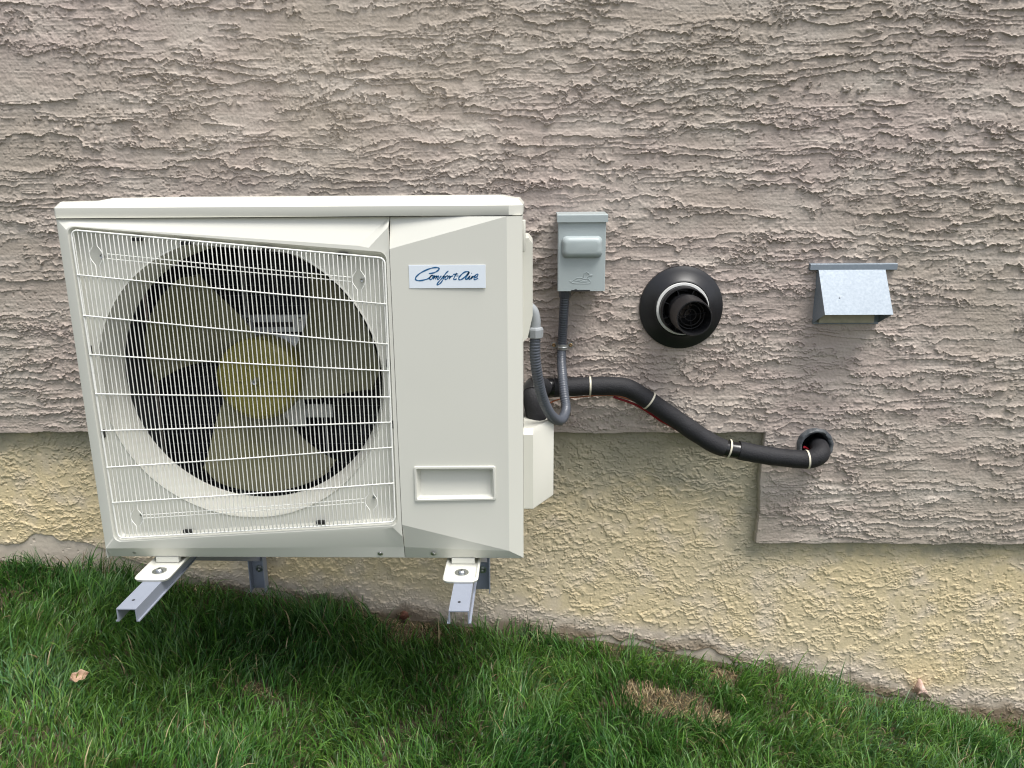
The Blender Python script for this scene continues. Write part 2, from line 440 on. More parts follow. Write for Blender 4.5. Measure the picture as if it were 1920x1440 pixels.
def straw_cols(x, y, R, n): return STRAWS[R.integers(0, 4, n)] * R.uniform(.6, 1.2, (n, 1))
GM = blade_material('grass_blade', .30)
vis = lambda x, y: (x > -1.1) & (x < 3.1) & (y > -1.15)
def keep_green(x, y, R):
    dens = np.where(vis(x, y), 1.0, .35) * (.75 + .35 * vn(x / .08, y / .08, 95))
    dens = dens * (1 - .96 * bareness(x, y)) * sst(.0, -.02, y)
    dens = dens * np.where(y > -.06, .7 + .5 * vn(x / .1, y / .1, 96), 1)
    return (R.random(len(x)) < dens)
o = blades('grass', 620000, (-2.2, 4.2), (-2.6, -.004), keep_green, .076, .0036, 1.25, green_cols, GM, 21)
tag(o, 'thick dark green lawn grass growing against the foot of the stucco wall', 'grass', kind='stuff')
def keep_straw(x, y, R):
    b = bareness(x, y)
    edge = sst(-.05, -.01, y) * .5
    return R.random(len(x)) < (.9 * b + edge * (fbm(x / .15, y / .05, 97, 2) > .05) + .012)
o = blades('dead_grass', 210000, (-1.1, 3.1), (-1.15, -.006), keep_straw, .028, .0018, 1.3, straw_cols, blade_material('straw_blade', .15), 22, flat=.7, zoff=.002)
tag(o, 'dry tan grass clippings matted over the bare spots of the lawn', 'dead grass', kind='stuff')

# ------------------------------------------------------------------ leaves and litter
def leaf(name, label, pos, size, rz, tilt, colour, col2, seed, curl=1.0):
    R = random.Random(seed); bm = bmesh.new(); n = 9; m_ = 6; rows = []
    ph = [R.uniform(0, 6.28) for _ in range(6)]
    for i in range(n + 1):
        u = i / n; wd = math.sin(math.pi * u ** .8) * (.36 + .07 * math.sin(9 * u + ph[0]) + .05 * math.sin(17 * u + ph[1])) + .015
        row = []
        for j in range(-m_, m_ + 1):
            v = j / m_; x = (u - .5) * size; y = v * wd * size * (1 + .08 * math.sin(11 * u + 3 * v + ph[2]))
            z = size * curl * (.28 * v * v + .10 * math.sin(5 * u + ph[3]) + .05 * math.sin(7 * v + 6 * u + ph[4]) + .16 * (u - .5) ** 2 * 4)
            row.append(bm.verts.new((x, y, z)))
        rows.append(row)
    for a, b in zip(rows, rows[1:]):
        for j in range(len(a) - 1): bm.faces.new((a[j], a[j + 1], b[j + 1], b[j]))
    me = bpy.data.meshes.new(name); bm.to_mesh(me); bm.free(); me.shade_smooth()
    o = link(name, me, mat(name + '_skin', colour, .7, vscale=90, col2=col2, bump=.5, bscale=300))
    sm = o.modifiers.new('thickness', 'SOLIDIFY'); sm.thickness = .0006
    o.location = pos; o.rotation_euler = (tilt[0], tilt[1], rz)
    tag(o, label, 'leaf'); return o
def gpz(x, y, h): p = GP(x, y); return (p.x, p.y, p.z + h)
leaf('dry_leaf', 'pale tan dry leaf lying on the open lawn in front of the left bracket', gpz(152, 1312, .058), .040, .9, (.5, .3), (.50, .34, .24), (.36, .23, .15), 3)
leaf('dry_leaf', 'small orange-brown dry leaf against the bare concrete at the foot of the wall', gpz(147, 1082, .016), .026, .2, (.7, -.3), (.42, .17, .07), (.25, .09, .04), 4)
leaf('dry_leaf', 'large pinkish white crumpled leaf leaning on the wall above the downhill grass', gpz(1711, 1328, .052), .070, 1.2, (.9, .5), (.66, .47, .40), (.50, .34, .28), 5, 1.3)
leaf('dry_leaf', 'dark rust-red curled leaf at the wall between the two brackets', gpz(752, 1166, .014), .038, 1.8, (.9, .2), (.16, .06, .035), (.09, .035, .02), 6, 1.4)
leaf('dry_leaf', 'tiny white curled scrap of leaf in the grass beside the left bracket arm', gpz(230, 1090, .02), .022, .3, (.5, .2), (.62, .60, .55), (.42, .40, .36), 7)

# ------------------------------------------------------------------ shared materials
PAINT = mat('ivory_paint', (.66, .655, .585), .34, var=.045, vscale=2.2, rvar=.03)
PAINT_IN = mat('panel_edge', (.55, .56, .52), .5)
WIRE = mat('grille_wire', (.80, .80, .75), .35)
DARK = mat('dark_plastic', (.012, .012, .013), .5)
COIL = mat('coil_fin', (.010, .011, .012), .6)
COILW = mat('coil_wire', (.26, .265, .27), .45, metal=.3)
ZINC = mat('zinc_steel', (.55, .56, .54), .42, metal=.15, var=.2, vscale=60)
SCREW = mat('screw_steel', (.55, .56, .56), .28, metal=1.0)
HUB = mat('fan_hub', (.19, .17, .03), .45, var=.25, vscale=25)
BLADE = mat('fan_blade', (.17, .163, .100), .4, var=.2, vscale=9, col2=(.12, .115, .05))
GREYPAINT = mat('bracket_paint', (.25, .275, .33), .42, var=.06, vscale=20, bump=.15, bscale=900)
BOXGREY = mat('box_grey_paint', (.37, .42, .42), .38, var=.05, vscale=12, bump=.12, bscale=900)
GALV = mat('galvanised_sheet', (.25, .29, .33), .5, metal=.3, col2=(.215, .255, .295), vscale=170, rvar=.1)
BLACKP = mat('black_plastic', (.011, .011, .013), .38, var=.3, vscale=14, rvar=.08)
FOAM = mat('foam_insulation', (.013, .013, .016), .7, var=.35, vscale=30, bump=.7, bscale=260)
TAPE = mat('black_tape', (.010, .010, .011), .22)
TIE = mat('cable_tie', (.62, .58, .46), .4)
CONDUIT = mat('grey_conduit', (.085, .095, .115), .33, var=.2, vscale=30)
FIT = mat('grey_fitting', (.30, .32, .33), .4)

# ------------------------------------------------------------------ heat pump unit
W_, ZB, ZT, YF, YB = .946, .520, 1.306, -.550, -.190
unit = empty('outdoor_unit', (W_ / 2, (YF + YB) / 2, ZB))
tag(unit, 'ivory outdoor heat pump unit with a wire fan grille, carried on two wall brackets', 'air conditioner')
def F2(x, y, dy=0.0): p = PX(x, y, YF + dy); return p.x, p.z
seamX = (F2(728, 500)[0] + F2(757, 1000)[0]) / 2
zLid = F2(500, 407)[1]            # underside of the lid
zBot = F2(500, 1031)[1]           # where the bottom chamfer begins
XC = W_ - .031                    # where the chamfer of the right corner begins
REC = .018
# recess of the grille, clockwise from the top left
q1 = [F2(124, 424), F2(724, 473), F2(746, 986), F2(214, 1017)]
q2 = [F2(134, 432), F2(722, 484), F2(742, 977), F2(222, 1009)]
q1[1] = (min(q1[1][0], seamX - .004), q1[1][1]); q1[2] = (min(q1[2][0], seamX - .004), q1[2][1])
q2[1] = (min(q2[1][0], seamX - .009), q2[1][1]); q2[2] = (min(q2[2][0], seamX - .009), q2[2][1])
def rounded(q, r, nside=26, narc=7):
    out = []
    for i in range(4):
        p0, p, p2 = Vector(q[i - 1]), Vector(q[i]), Vector(q[(i + 1) % 4])
        a = (p0 - p).normalized(); b = (p2 - p).normalized()
        half = math.acos(max(-1, min(1, a.dot(b)))) / 2; tl = r / math.tan(half)
        c = p + (a + b).normalized() * (r / math.sin(half)); s = p + a * tl; e = p + b * tl
        a0 = math.atan2(s.y - c.y, s.x - c.x); a1 = math.atan2(e.y - c.y, e.x - c.x)
        dlt = (a1 - a0 + math.pi) % (2 * math.pi) - math.pi
        for k in range(narc + 1): t = a0 + dlt * k / narc; out.append((c.x + r * math.cos(t), c.y + r * math.sin(t)))
        nx = Vector(q[(i + 1) % 4]); b2 = (nx - p).normalized()
        s2 = e; e2 = nx - b2 * tl
        for k in range(1, nside): out.append(tuple(s2.lerp(e2, k / nside)))
    return out
L1 = rounded(q1, .016); L2 = rounded(q2, .012)
YTH = YF + .088
cc = PX(474, 706, YTH); TH_R = (PX(716, 706, YTH).x - PX(233, 706, YTH).x) / 2
CX, CZ = cc.x, cc.z
def ray_rect(cx, cz, p, x0, x1, z0, z1):
    dx, dz = p[0] - cx, p[1] - cz; ts = []
    if dx > 0: ts.append((x1 - cx) / dx)
    if dx < 0: ts.append((x0 - cx) / dx)
    if dz > 0: ts.append((z1 - cz) / dz)
    if dz < 0: ts.append((z0 - cz) / dz)
    t = min(ts); return [cx + dx * t, cz + dz * t]
sL = seamX - .0005
OUT = [ray_rect(CX, CZ, p, .006, sL, zBot, zLid - .0015) for p in L1]
for cxy in ((.006, zLid - .0015), (sL, zLid - .0015), (sL, zBot), (.006, zBot)):
    i = min(range(len(OUT)), key=lambda k: (OUT[k][0] - cxy[0]) ** 2 + (OUT[k][1] - cxy[1]) ** 2); OUT[i] = list(cxy)
def face_dy(x, z):
    """how far the pressed front sheet falls back at its upper and lower edge"""
    if x < .01: return .009
    f = max(0, min(1, x / seamX)) if x <= seamX else max(0, (XC - x) / (XC - seamX))
    if z > zLid - .01: return .014 * f + .010
    if z < zBot + .01: return .014 * f + .003
    return .0008
m = MB()
m_cone = 1
def ring(L, dy): return [(p[0], YF + (dy(p) if callable(dy) else dy), p[1]) for p in L]
mid = [[a[0] * .12 + b[0] * .88, a[1] * .12 + b[1] * .88] for a, b in zip(OUT, L1)]
loops = [ring(OUT, lambda p: face_dy(*p) + .006), ring(OUT, lambda p: face_dy(*p)), ring(mid, lambda p: .0008), ring(L1, .0004)]
s1 = [[a[0] * .9 + b[0] * .1, a[1] * .9 + b[1] * .1] for a, b in zip(L1, L2)]
loops += [ring(s1, .0016), ring(L2, REC)]
L2b = rounded([(q2[i][0] + dx_ * .004, q2[i][1] + dz_ * .004) for i, (dx_, dz_) in enumerate(((1, -1), (-1, -1), (-1, 1), (1, 1)))], .012)
loops.append(ring(L2b, REC + .001))
def circ(r, dy, clampto=None):
    out = []
    for p in L2b:
        d = math.hypot(p[0] - CX, p[1] - CZ); rr = min(r, d * .985) if clampto else r
        out.append((CX + (p[0] - CX) / d * rr, YF + dy, CZ + (p[1] - CZ) / d * rr))
    return out
R1 = TH_R + .017
loops += [circ(R1 + .004, REC + .0015, True), circ(R1, REC - .0005, True)]
for k in range(1, 9):
    a = k / 8
    loops.append(circ(TH_R + .017 * (1 - a) ** 1.5, REC + .001 + .076 * a, True))
loops.append(circ(TH_R + .006, REC + .082)); loops.append(circ(TH_R + .012, REC + .080))
m.loft(loops, True)
# bottom chamfer of the left sheet
n = 8
xs_ = [.006 + (sL - .006) * i / n for i in range(n + 1)]
m.loft([[(x, YF + face_dy(x, zBot), zBot) for x in xs_], [(x, YF + .022, ZB + .002) for x in xs_]], False)
m.build('front_panel', PAINT, unit, 14)
# service panel
hx0, hz1 = F2(781, 880); hx1, hz0 = F2(924, 934)
zc1 = F2(735, 467)[1]; zc2 = F2(756, 984)[1]; sR = seamX + .0007
m = MB()
zP2 = zLid - .0015; zP3 = zBot
A0 = (sR, YF + face_dy(seamX + .001, zLid), zLid - .0015); A1 = (sR, YF, zc1); A2 = (XC, YF + .004, zP2)
B0 = (sR, YF + face_dy(seamX + .001, zBot), zBot); B1 = (sR, YF, zc2); B2 = (XC, YF, zP3)
m.poly([A0, A1, A2]); m.poly([B0, B2, B1])
# main face as a ring of quads about the handle opening
H = [(hx0, YF, hz1), (hx1, YF, hz1), (hx1, YF, hz0), (hx0, YF, hz0)]
m.poly([A1, A2, H[1], H[0]]); m.poly([A2, B2, H[2], H[1]]); m.poly([B2, B1, H[3], H[2]]); m.poly([B1, A1, H[0], H[3]])
# corner chamfer, side flange, bottom chamfer
m.poly([A2, (W_, YF + .016, zP2), (W_, YF + .022, ZB + .002), B2])
m.poly([(W_, YF + .016, zP2), (W_, YF + .05, zP2), (W_, YF + .05, ZB + .002), (W_, YF + .022, ZB + .002)])
m.poly([B0, (sR, YF + .022, ZB + .002), (W_ - .002, YF + .022, ZB + .002), B2])
m.poly([A0, A1, B1, B0, (sR, YF + .03, zBot), (sR, YF + .03, zLid - .0015)])
bmesh.ops.remove_doubles(m.bm, verts=m.bm.verts[:], dist=.0003)
svc = m.build('service_panel', PAINT, unit, 8)
# handle: raised rim and a pocket
m = MB()
o1 = rounded([F2(776, 874), F2(929, 873), F2(931, 937), F2(778, 940)], .004, 6, 4)
def inset(L, k, kz=None):
    cx = sum(p[0] for p in L) / len(L); cz = sum(p[1] for p in L) / len(L)
    hw = max(abs(p[0] - cx) for p in L); hh = max(abs(p[1] - cz) for p in L); kz = kz or k
    return [(cx + (p[0] - cx) * (hw - k) / hw, cz + (p[1] - cz) * (hh - kz) / hh) for p in L]
m.loft([ring(o1, -.0002), ring(inset(o1, .0012), -.0035), ring(inset(o1, .005), -.0038), ring(inset(o1, .0065), .001),
        [(x, YF + .020 - .012 * max(0, min(1, (hz1 - z) / (hz1 - hz0))), z) for x, z in inset(o1, .012, .010)]], True, False, True)
m.build('handle_pocket', PAINT, svc, 30)
# casing: sides, back sheet, floor, top, compartment wall
m = MB()
m.box(.004, .0055, YF + .012, YB, ZB + .002, ZT - .02)
m.box(W_ - .003, W_ - .0015, YF + .051, YB, ZB + .002, ZT - .02)
m.box(.006, W_ - .004, YF + .024, YB - .001, ZB, ZB + .0018)
m.box(seamX + .02, seamX + .022, YF + .03, YB - .02, ZB + .003, ZT - .03)
m.box(seamX + .023, W_ - .004, YB - .003, YB - .001, ZB + .003, ZT - .022)
m.build('casing', PAINT, unit, 30)
# lid: faceted front edge and a pressed raised field
m = MB()
xa, xb = 0.0, W_ + .001
zf = zLid; zc = F2(500, 388)[1]
prof_f = [(YF + .004, zf), (YF + .001, zf + .001), (YF + .001, zc), (YF + .010, ZT - .001), (YF + .014, ZT)]
def lidrow(y, z, ins): return [(xa + ins, y, z), (xb - ins * 1.0, y, z)]
loop_pts = []
lv = [(.0005, zf), (.0, zf + .0012), (.0, zc), (.009, ZT - .0012), (.012, ZT)]
rows = []
for ins, z in lv:
    k = ins
    x0, x1, y0, y1 = xa + k, xb - k, YF + .010 + k, YB + .004 - k
    c = .024
    rows.append([(x0, y1, z), (x0, y0 + .006, z), (x0 + .006, y0, z), (x1 - c - .004, y0, z), (x1, y0 + .014, z), (x1, y1, z)])
m.loft(rows, True, False, True)
rr_ = []
for ins, z in ((.0, ZT + .0001), (.012, ZT + .006)):
    rr_.append([(.06 + ins * 2.5, YB - .010 - ins, z), (.06 + ins * 2.5, YF + .07 + ins, z), (W_ - .02 - ins * 2.5, YF + .07 + ins, z), (W_ - .02 - ins * 2.5, YB - .010 - ins, z)])
m.loft(rr_, True, False, True)
m.poly([(.001, YF + .004, zf), (W_ - .002, YF + .014, zf), (W_ - .002, YB, zf), (.001, YB, zf)])
m.build('lid', PAINT, unit, 25)

# ---- grille
YG = YF - .0005
G = [F2(133, 431), F2(722, 484), F2(741, 978), F2(222, 1010)]
G = [F2(133, 431, 0), (min(F2(722, 484)[0], seamX - .010), F2(722, 484)[1]), (min(F2(741, 978)[0], seamX - .010), F2(741, 978)[1]), F2(222, 1009, 0)]
GR = rounded(G, .012, 20, 6)
m = MB()
m.tube([(x, YG, z) for x, z in GR] + [(GR[0][0], YG, GR[0][1])], .0019, 8)
def zspan(x):
    zz = []
    for i in range(len(GR)):
        a, b = GR[i], GR[(i + 1) % len(GR)]
        if (a[0] - x) * (b[0] - x) <= 0 and a[0] != b[0]: zz.append(a[1] + (b[1] - a[1]) * (x - a[0]) / (b[0] - a[0]))
    return min(zz), max(zz)
def xspan(fn):
    xs2 = []
    for i in range(len(GR)):
        a, b = GR[i], GR[(i + 1) % len(GR)]
        fa, fb = a[1] - fn(a[0]), b[1] - fn(b[0])
        if fa * fb <= 0 and fa != fb: t = fa / (fa - fb); xs2.append(a[0] + (b[0] - a[0]) * t)
    return min(xs2), max(xs2)
xg0 = min(p[0] for p in GR); xg1 = max(p[0] for p in GR)
NW = 70
wx_ = [xg0 + (xg1 - xg0) * (i + .5) / NW for i in range(NW)]
LOOPS = []
for px_, py_ in ((183, 479), (677, 525), (257, 970), (700, 940)):
    c_ = F2(px_, py_); i = min(range(NW - 1), key=lambda k: abs((wx_[k] + wx_[k + 1]) / 2 - c_[0])); LOOPS.append((i, (wx_[i] + wx_[i + 1]) / 2, c_[1]))
def bulge(x, z):
    u = (x - xg0) / (xg1 - xg0); return -.004 * math.sin(math.pi * max(0, min(1, u)))
for i, x in enumerate(wx_):
    lo_, hi_ = zspan(x); zs2 = [lo_ + .0005, lo_ + .006] + [lo_ + (hi_ - lo_) * k / 10 for k in range(1, 10)] + [hi_ - .006, hi_ - .0005]
    off = {}
    for li, lx, lz in LOOPS:
        if i in (li, li + 1):
            sgn = -1 if i == li else 1
            for dz, dx in ((-.019, 0), (-.010, .0062), (-.004, .0088), (.004, .0088), (.010, .0062), (.019, 0)): off[round(lz + dz, 5)] = sgn * dx
            zs2 = [z for z in zs2 if abs(z - lz) > .022] + list(off)
    zs2 = sorted(set(round(z, 5) for z in zs2))
    m.tube([(x + off.get(z, 0), YG + (bulge(x, z) if lo_ + .003 < z < hi_ - .003 else .0004), z) for z in zs2], .00103, 6)
HW = [((146, 515), (725, 570)), ((155, 591), (727, 645)), ((165, 664), (730, 695)), ((176, 738), (733, 744)), ((187, 807), (735, 791)), ((197, 876), (737, 838)), ((207, 942), (740, 905))]
DB = [((200, 476), (658, 520)), ((200, 485), (658, 528)), ((266, 966), (683, 935)), ((266, 972), (683, 942))]
for k, (a, b) in enumerate(HW + DB):
    a_, b_ = F2(*a), F2(*b)
    fn = lambda x: a_[1] + (b_[1] - a_[1]) * (x - a_[0]) / (b_[0] - a_[0])
    if k < 7: x0_, x1_ = xspan(fn)
    else: x0_, x1_ = a_[0], b_[0]
    pts = []
    for j in range(21):
        x = x0_ + (x1_ - x0_) * j / 20; pts.append((x, YG + bulge(x, 0) + (-.0019 if k < 7 else .0019), fn(x)))
    m.tube(pts, .00142 if k < 7 else .0011, 6)
grille = m.build('fan_grille', WIRE, unit, 60)
# clips and screws
for px_, py_, w_, h_ in ((256, 449, 20, 6), (347, 456, 20, 6), (500, 467, 18, 6), (643, 477, 18, 6), (352, 996, 18, 7), (601, 979, 18, 7), (168, 656, 7, 16), (193, 813, 7, 16), (727, 681, 5, 15), (737, 796, 5, 15)):
    c_ = PX(px_, py_, YF + .009); s_ = 1 / 900
    MB().box(c_.x - w_ * s_ / 2, c_.x + w_ * s_ / 2, YF + .006, YF + .013, c_.z - h_ * s_ / 2, c_.z + h_ * s_ / 2, .0008, 1).build('clip', DARK, unit)
def screw(c, r, parent, axis=(0, -1, 0), washer=0.0, h=.003, name='screw'):
    mm = MB()
    if washer: mm.lathe(c, axis, [(0, washer), (.0015, washer), (.0016, r * 1.02)], 24)
    mm.lathe(c, axis, [(0, r), (h * .6, r), (h, r * .7), (h * .95, r * .35), (h * .4, r * .3)], 16, False, True)
    return mm.build(name, SCREW, parent, 30)
for px_, py_ in ((677, 526), (186, 481), (262, 968), (700, 935)):
    c_ = PX(px_, py_, YF + .006); screw((c_.x, YF + REC, c_.z), .0042, unit, h=.006)
for px_, py_ in ((250, 1037), (712, 1040), (812, 1040)):
    c_ = PX(px_, py_, YF + .012); mm = MB()
    screw((c_.x, YF + .018, c_.z), .0045, unit, (0, -.85, -.5), .006, .003)
# ---- interior: shroud wall, coil, fan, motor mount
m = MB()
m.box(.012, seamX + .018, YB - .045, YB - .035, ZB + .004, ZT - .03)
coil = m.build('coil', COIL, unit)
m = MB()
for i in range(30): m.tube([(.015, YB - .047, ZB + .02 + i * .0255), (seamX + .015, YB - .047, ZB + .02 + i * .0255)], .0008, 5)
for i in range(24): m.tube([(.03 + i * .028, YB - .048, ZB + .01), (.03 + i * .028, YB - .048, ZT - .04)], .0006, 5)
m.build('coil_guard', COILW, unit)
m = MB()
m.box(.0065, seamX + .018, YF + .035, YB - .05, ZB + .002, ZB + .006); m.box(.0065, seamX + .018, YF + .035, YB - .05, ZT - .036, ZT - .032)
m.box(.0065, .009, YF + .035, YB - .05, ZB + .002, ZT - .032)
m.build('fan_chamber', mat('chamber_steel', (.11, .115, .11), .6), unit)
fc = PX(481, 714, YF + .105); FX, FZ = fc.x, fc.z; YFAN = YF + .115
m = MB()
m.lathe((FX, YFAN + .06, FZ), (0, -1, 0), [(0, .094), (.04, .096), (.060, .093), (.070, .083), (.074, .055), (.072, .035), (.070, .012)], 48, False, True)
for k in range(6):
    a = k * math.pi / 3
    m.tube([(FX + math.cos(a) * .03, YFAN - .0135, FZ + math.sin(a) * .03), (FX + math.cos(a) * .068, YFAN - .0115, FZ + math.sin(a) * .068)], .002, 6)
hub = m.build('fan_hub', HUB, unit, 35)
screw((FX, YFAN - .010, FZ), .0085, hub, h=.014, name='hub_nut')
RB = TH_R - .012
for s0 in (-4, 116, 236):
    rows = []; NR, NT = 14, 18
    for side in (0, 1):
        pass
    def bp(i, j, off):
        r = .086 + (RB - .086) * i / NR; f = i / NR
        st0 = s0 - 1 - 28 * (1 - f) ** 2; start = rad(st0); span = rad(s0 + 46 + 24 * f - st0)
        if i == NR: pass
        t = j / NT
        tt = t
        a = start + span * tt
        rr = r - (.018 * max(0, abs(t - .5) * 2 - .75) * 4 if i == NR else 0)
        y = YFAN + .012 + .062 * t - .016 * math.sin(math.pi * t) - .01 * f
        return (FX + rr * math.cos(a), y + off, FZ + rr * math.sin(a))
    m = MB()
    top = [[bp(i, j, 0) for j in range(NT + 1)] for i in range(NR + 1)]; bot = [[bp(i, j, .0028) for j in range(NT + 1)] for i in range(NR + 1)]
    m.loft([t + list(reversed(b)) for t, b in zip(top, bot)], True, True, True)
    m.build('fan_blade', BLADE, unit, 40)
def at2(x, y, Y): p = PX(x, y, Y); return p.x, p.z
m = MB(); YM = YF + .20
for px0, px1, pya, pyb in ((446, 461, 440, 640), (563, 577, 440, 640), (606, 622, 755, 960), (440, 452, 755, 960)):
    x0_, za = at2(px0, pya, YM); x1_, zb_ = at2(px1, pyb, YM)
    m.box(x0_, x1_, YM, YM + .018, max(zb_, ZB + .01), min(za, ZT - .04), .001, 1)
x0_, za = at2(452, 590, YM); x1_, zb_ = at2(580, 622, YM)
m.box(x0_, x1_, YM - .004, YM - .0005, zb_, za, .001, 1)
x0_, za = at2(510, 757, YM); x1_, zb_ = at2(625, 782, YM)
m.box(x0_, x1_, YM - .004, YM - .0005, zb_, za, .001, 1)
x0_, za = at2(452, 626, YM - .01); x1_, zb_ = at2(575, 800, YM - .01)
m.box(x0_, x1_, YM - .012, YM - .005, zb_, za, .004, 2)
m.lathe((FX, YM + .05, FZ), (0, -1, 0), [(0, .05), (.08, .05), (.09, .04)], 32, True, True)
mt = m.build('motor_mount', ZINC, unit, 30)
x0_, za = at2(474, 604, YM - .005); x1_, zb_ = at2(550, 613, YM - .005)
MB().box(x0_, x1_, YM - .0055, YM - .0042, zb_, za).build('slot', DARK, mt)
for px_, py_ in ((464, 600), (561, 600), (547, 658), (571, 764)):
    c_ = PX(px_, py_, YM - .012); screw((c_.x, YM - .0045 if py_ != 658 else YM - .0125, c_.z), .006 if py_ != 658 else .011, mt, h=.004)
# ---- maker's label with script lettering
a_ = F2(766, 497); b_ = F2(911, 540)
m = MB(); m.box(a_[0], b_[0], YF - .0008, YF - .0001, b_[1], a_[1], .0003, 1)
lab = m.build('brand_label', mat('label_film', (.76, .82, .88), .3, var=.03), svc)
STROKES = [
 [(530,272),(610,264),(690,235),(745,195),(765,165),(740,145),(690,138),(600,150),(480,190),(340,262),(255,335),(228,385),(250,420),(325,433),(430,415),(520,385),(565,345),(600,312)],
 [(600,312),(565,345),(548,385),(570,410),(605,385),(628,340),(610,312),(635,325),(665,322)],
 [(665,322),(648,360),(632,405)],[(640,385),(672,340),(700,325),(702,340),(678,403)],[(685,385),(718,340),(745,325),(748,345),(724,395),(745,403),(790,350),(812,322)],
 [(972,212),(930,250),(880,310),(820,385),(760,450),(720,500),(716,522),(745,522),(800,480),(845,415),(868,350),(850,330),(880,345),(910,345)],
 [(945,322),(910,345),(892,385),(910,406),(945,385),(965,345),(948,322),(975,335),(1010,325)],
 [(1010,325),(1000,360),(985,403)],[(992,385),(1025,345),(1060,325),(1075,335)],
 [(1160,258),(1130,310),(1095,375),(1095,405),(1125,408),(1155,385)],[(1075,292),(1120,288),(1190,280)],[(1150,328),(1198,325)],
 [(1438,262),(1425,238),(1380,230),(1320,250),(1250,310),(1208,365),(1205,400),(1235,415),(1290,390),(1360,330),(1420,265),(1440,240),(1400,310),(1362,370),(1362,402),(1395,395),(1450,330)],
 [(1462,318),(1432,375),(1435,402),(1465,390),(1510,330)],[(1485,272),(1495,262)],[(1510,325),(1495,365),(1482,403)],[(1490,385),(1525,345),(1562,325),(1570,338)],
 [(1565,372),(1610,345),(1635,305),(1620,287),(1585,305),(1552,360),(1550,400),(1580,410),(1635,375)],[(1652,402),(1660,410)]]
m = MB()
for st in STROKES:
    P = [Vector(F2(760 + x / 12, 490 + y / 12)) for x, y in st]
    P3 = smooth_path([(p.x, 0, p.y) for p in P], 5) if len(P) > 2 else [Vector((p.x, 0, p.y)) for p in P]
    big = len(st) > 15; hw = .0012 if big else .00105
    if len(st) == 2 and st[0][0] in (1485,): hw = .0010
    if st[0][0] == 1652: hw = .0003
    Lf, Rt = [], []
    for i, p in enumerate(P3):
        t = (P3[min(i + 1, len(P3) - 1)] - P3[max(i - 1, 0)]).normalized(); nn = Vector((-t.z, 0, t.x))
        k = hw * (.75 + .5 * abs(math.sin(i * .35)))
        Lf.append(p + nn * k); Rt.append(p - nn * k)
    for i in range(len(P3) - 1):
        m.poly([(q.x, YF - .0011, q.z) for q in (Lf[i], Rt[i], Rt[i + 1], Lf[i + 1])])
m.build('lettering', mat('blue_ink', (.006, .105, .26), .4), lab, 0)
# ---- covers on the right side
m = MB()
cz0, cz1 = PX(990, 640, -.42).z, PX(990, 446, -.42).z
cz0m = PX(990, 590, -.42).z
m.prism([(W_ - .001, -.43, cz1), (W_ - .001, -.43, cz0), (W_ + .010, -.43, cz0 + .01), (W_ + .021, -.43, cz0m), (W_ + .021, -.43, cz1 - .012), (W_ + .012, -.43, cz1)], (0, .20, 0))
m.build('terminal_cover', PAINT, unit, 25)
m = MB(); hz_ = PX(986, 430, -.46).z
m.box(W_ - .001, W_ + .006, -.495, -.44, PX(986, 470, -.46).z, PX(986, 412, -.46).z, .002, 2); m.build('side_handle', PAINT, unit)
m = MB()
plan = lambda s, z: [(W_ - .001, -.360 + s, z), (W_ + .022, -.360 + s, z), (W_ + .074 - s * .1, -.270 + s * .6, z), (W_ + .074 - s * .1, -.195, z), (W_ - .001, -.195, z)]
zv0, zv1, zv2, zv3 = PX(995, 955, -.36).z, PX(1000, 815, -.36).z, PX(1000, 806, -.34).z, PX(1010, 781, -.26).z
m.loft([plan(.004, zv0 - .001), plan(0, zv0 + .002), plan(0, zv1), plan(.012, zv1 + .012), plan(.050, zv3 - .004), plan(.09, zv3)], True, True, True)
m.build('valve_cover', PAINT, unit, 25)
# ---- feet
for px_, py_ in ((300, 1064), (866, 1070)):
    c_ = PX(px_, py_, -.565); x_ = c_.x
    m = MB(); w2 = .037; zt_ = ZB - .003
    def fl(ins, z, y0=-.612): return [(x, y, z) for x, y in rounded([(x_ - w2 + ins, y0 + ins), (x_ + w2 - ins, y0 + ins), (x_ + w2 - ins, -.20), (x_ - w2 + ins, -.20)], .014, 4, 5)]
    zt_ = ZB - .012
    m.loft([fl(0, zt_ - .004), fl(-.0015, zt_ + .001), fl(0, zt_ + .003), fl(.003, zt_ + .003), fl(.007, zt_ - .002)], True, True, True)
    m.box(x_ - .026, x_ + .026, -.53, -.515, zt_ - .001, ZB + .001, .001, 1)
    ft = m.build('foot', PAINT, unit, 30)
    screw((x_, c_.y - .004, zt_ - .002), .008, ft, (0, 0, 1), .0155, .007, 'anchor_bolt')

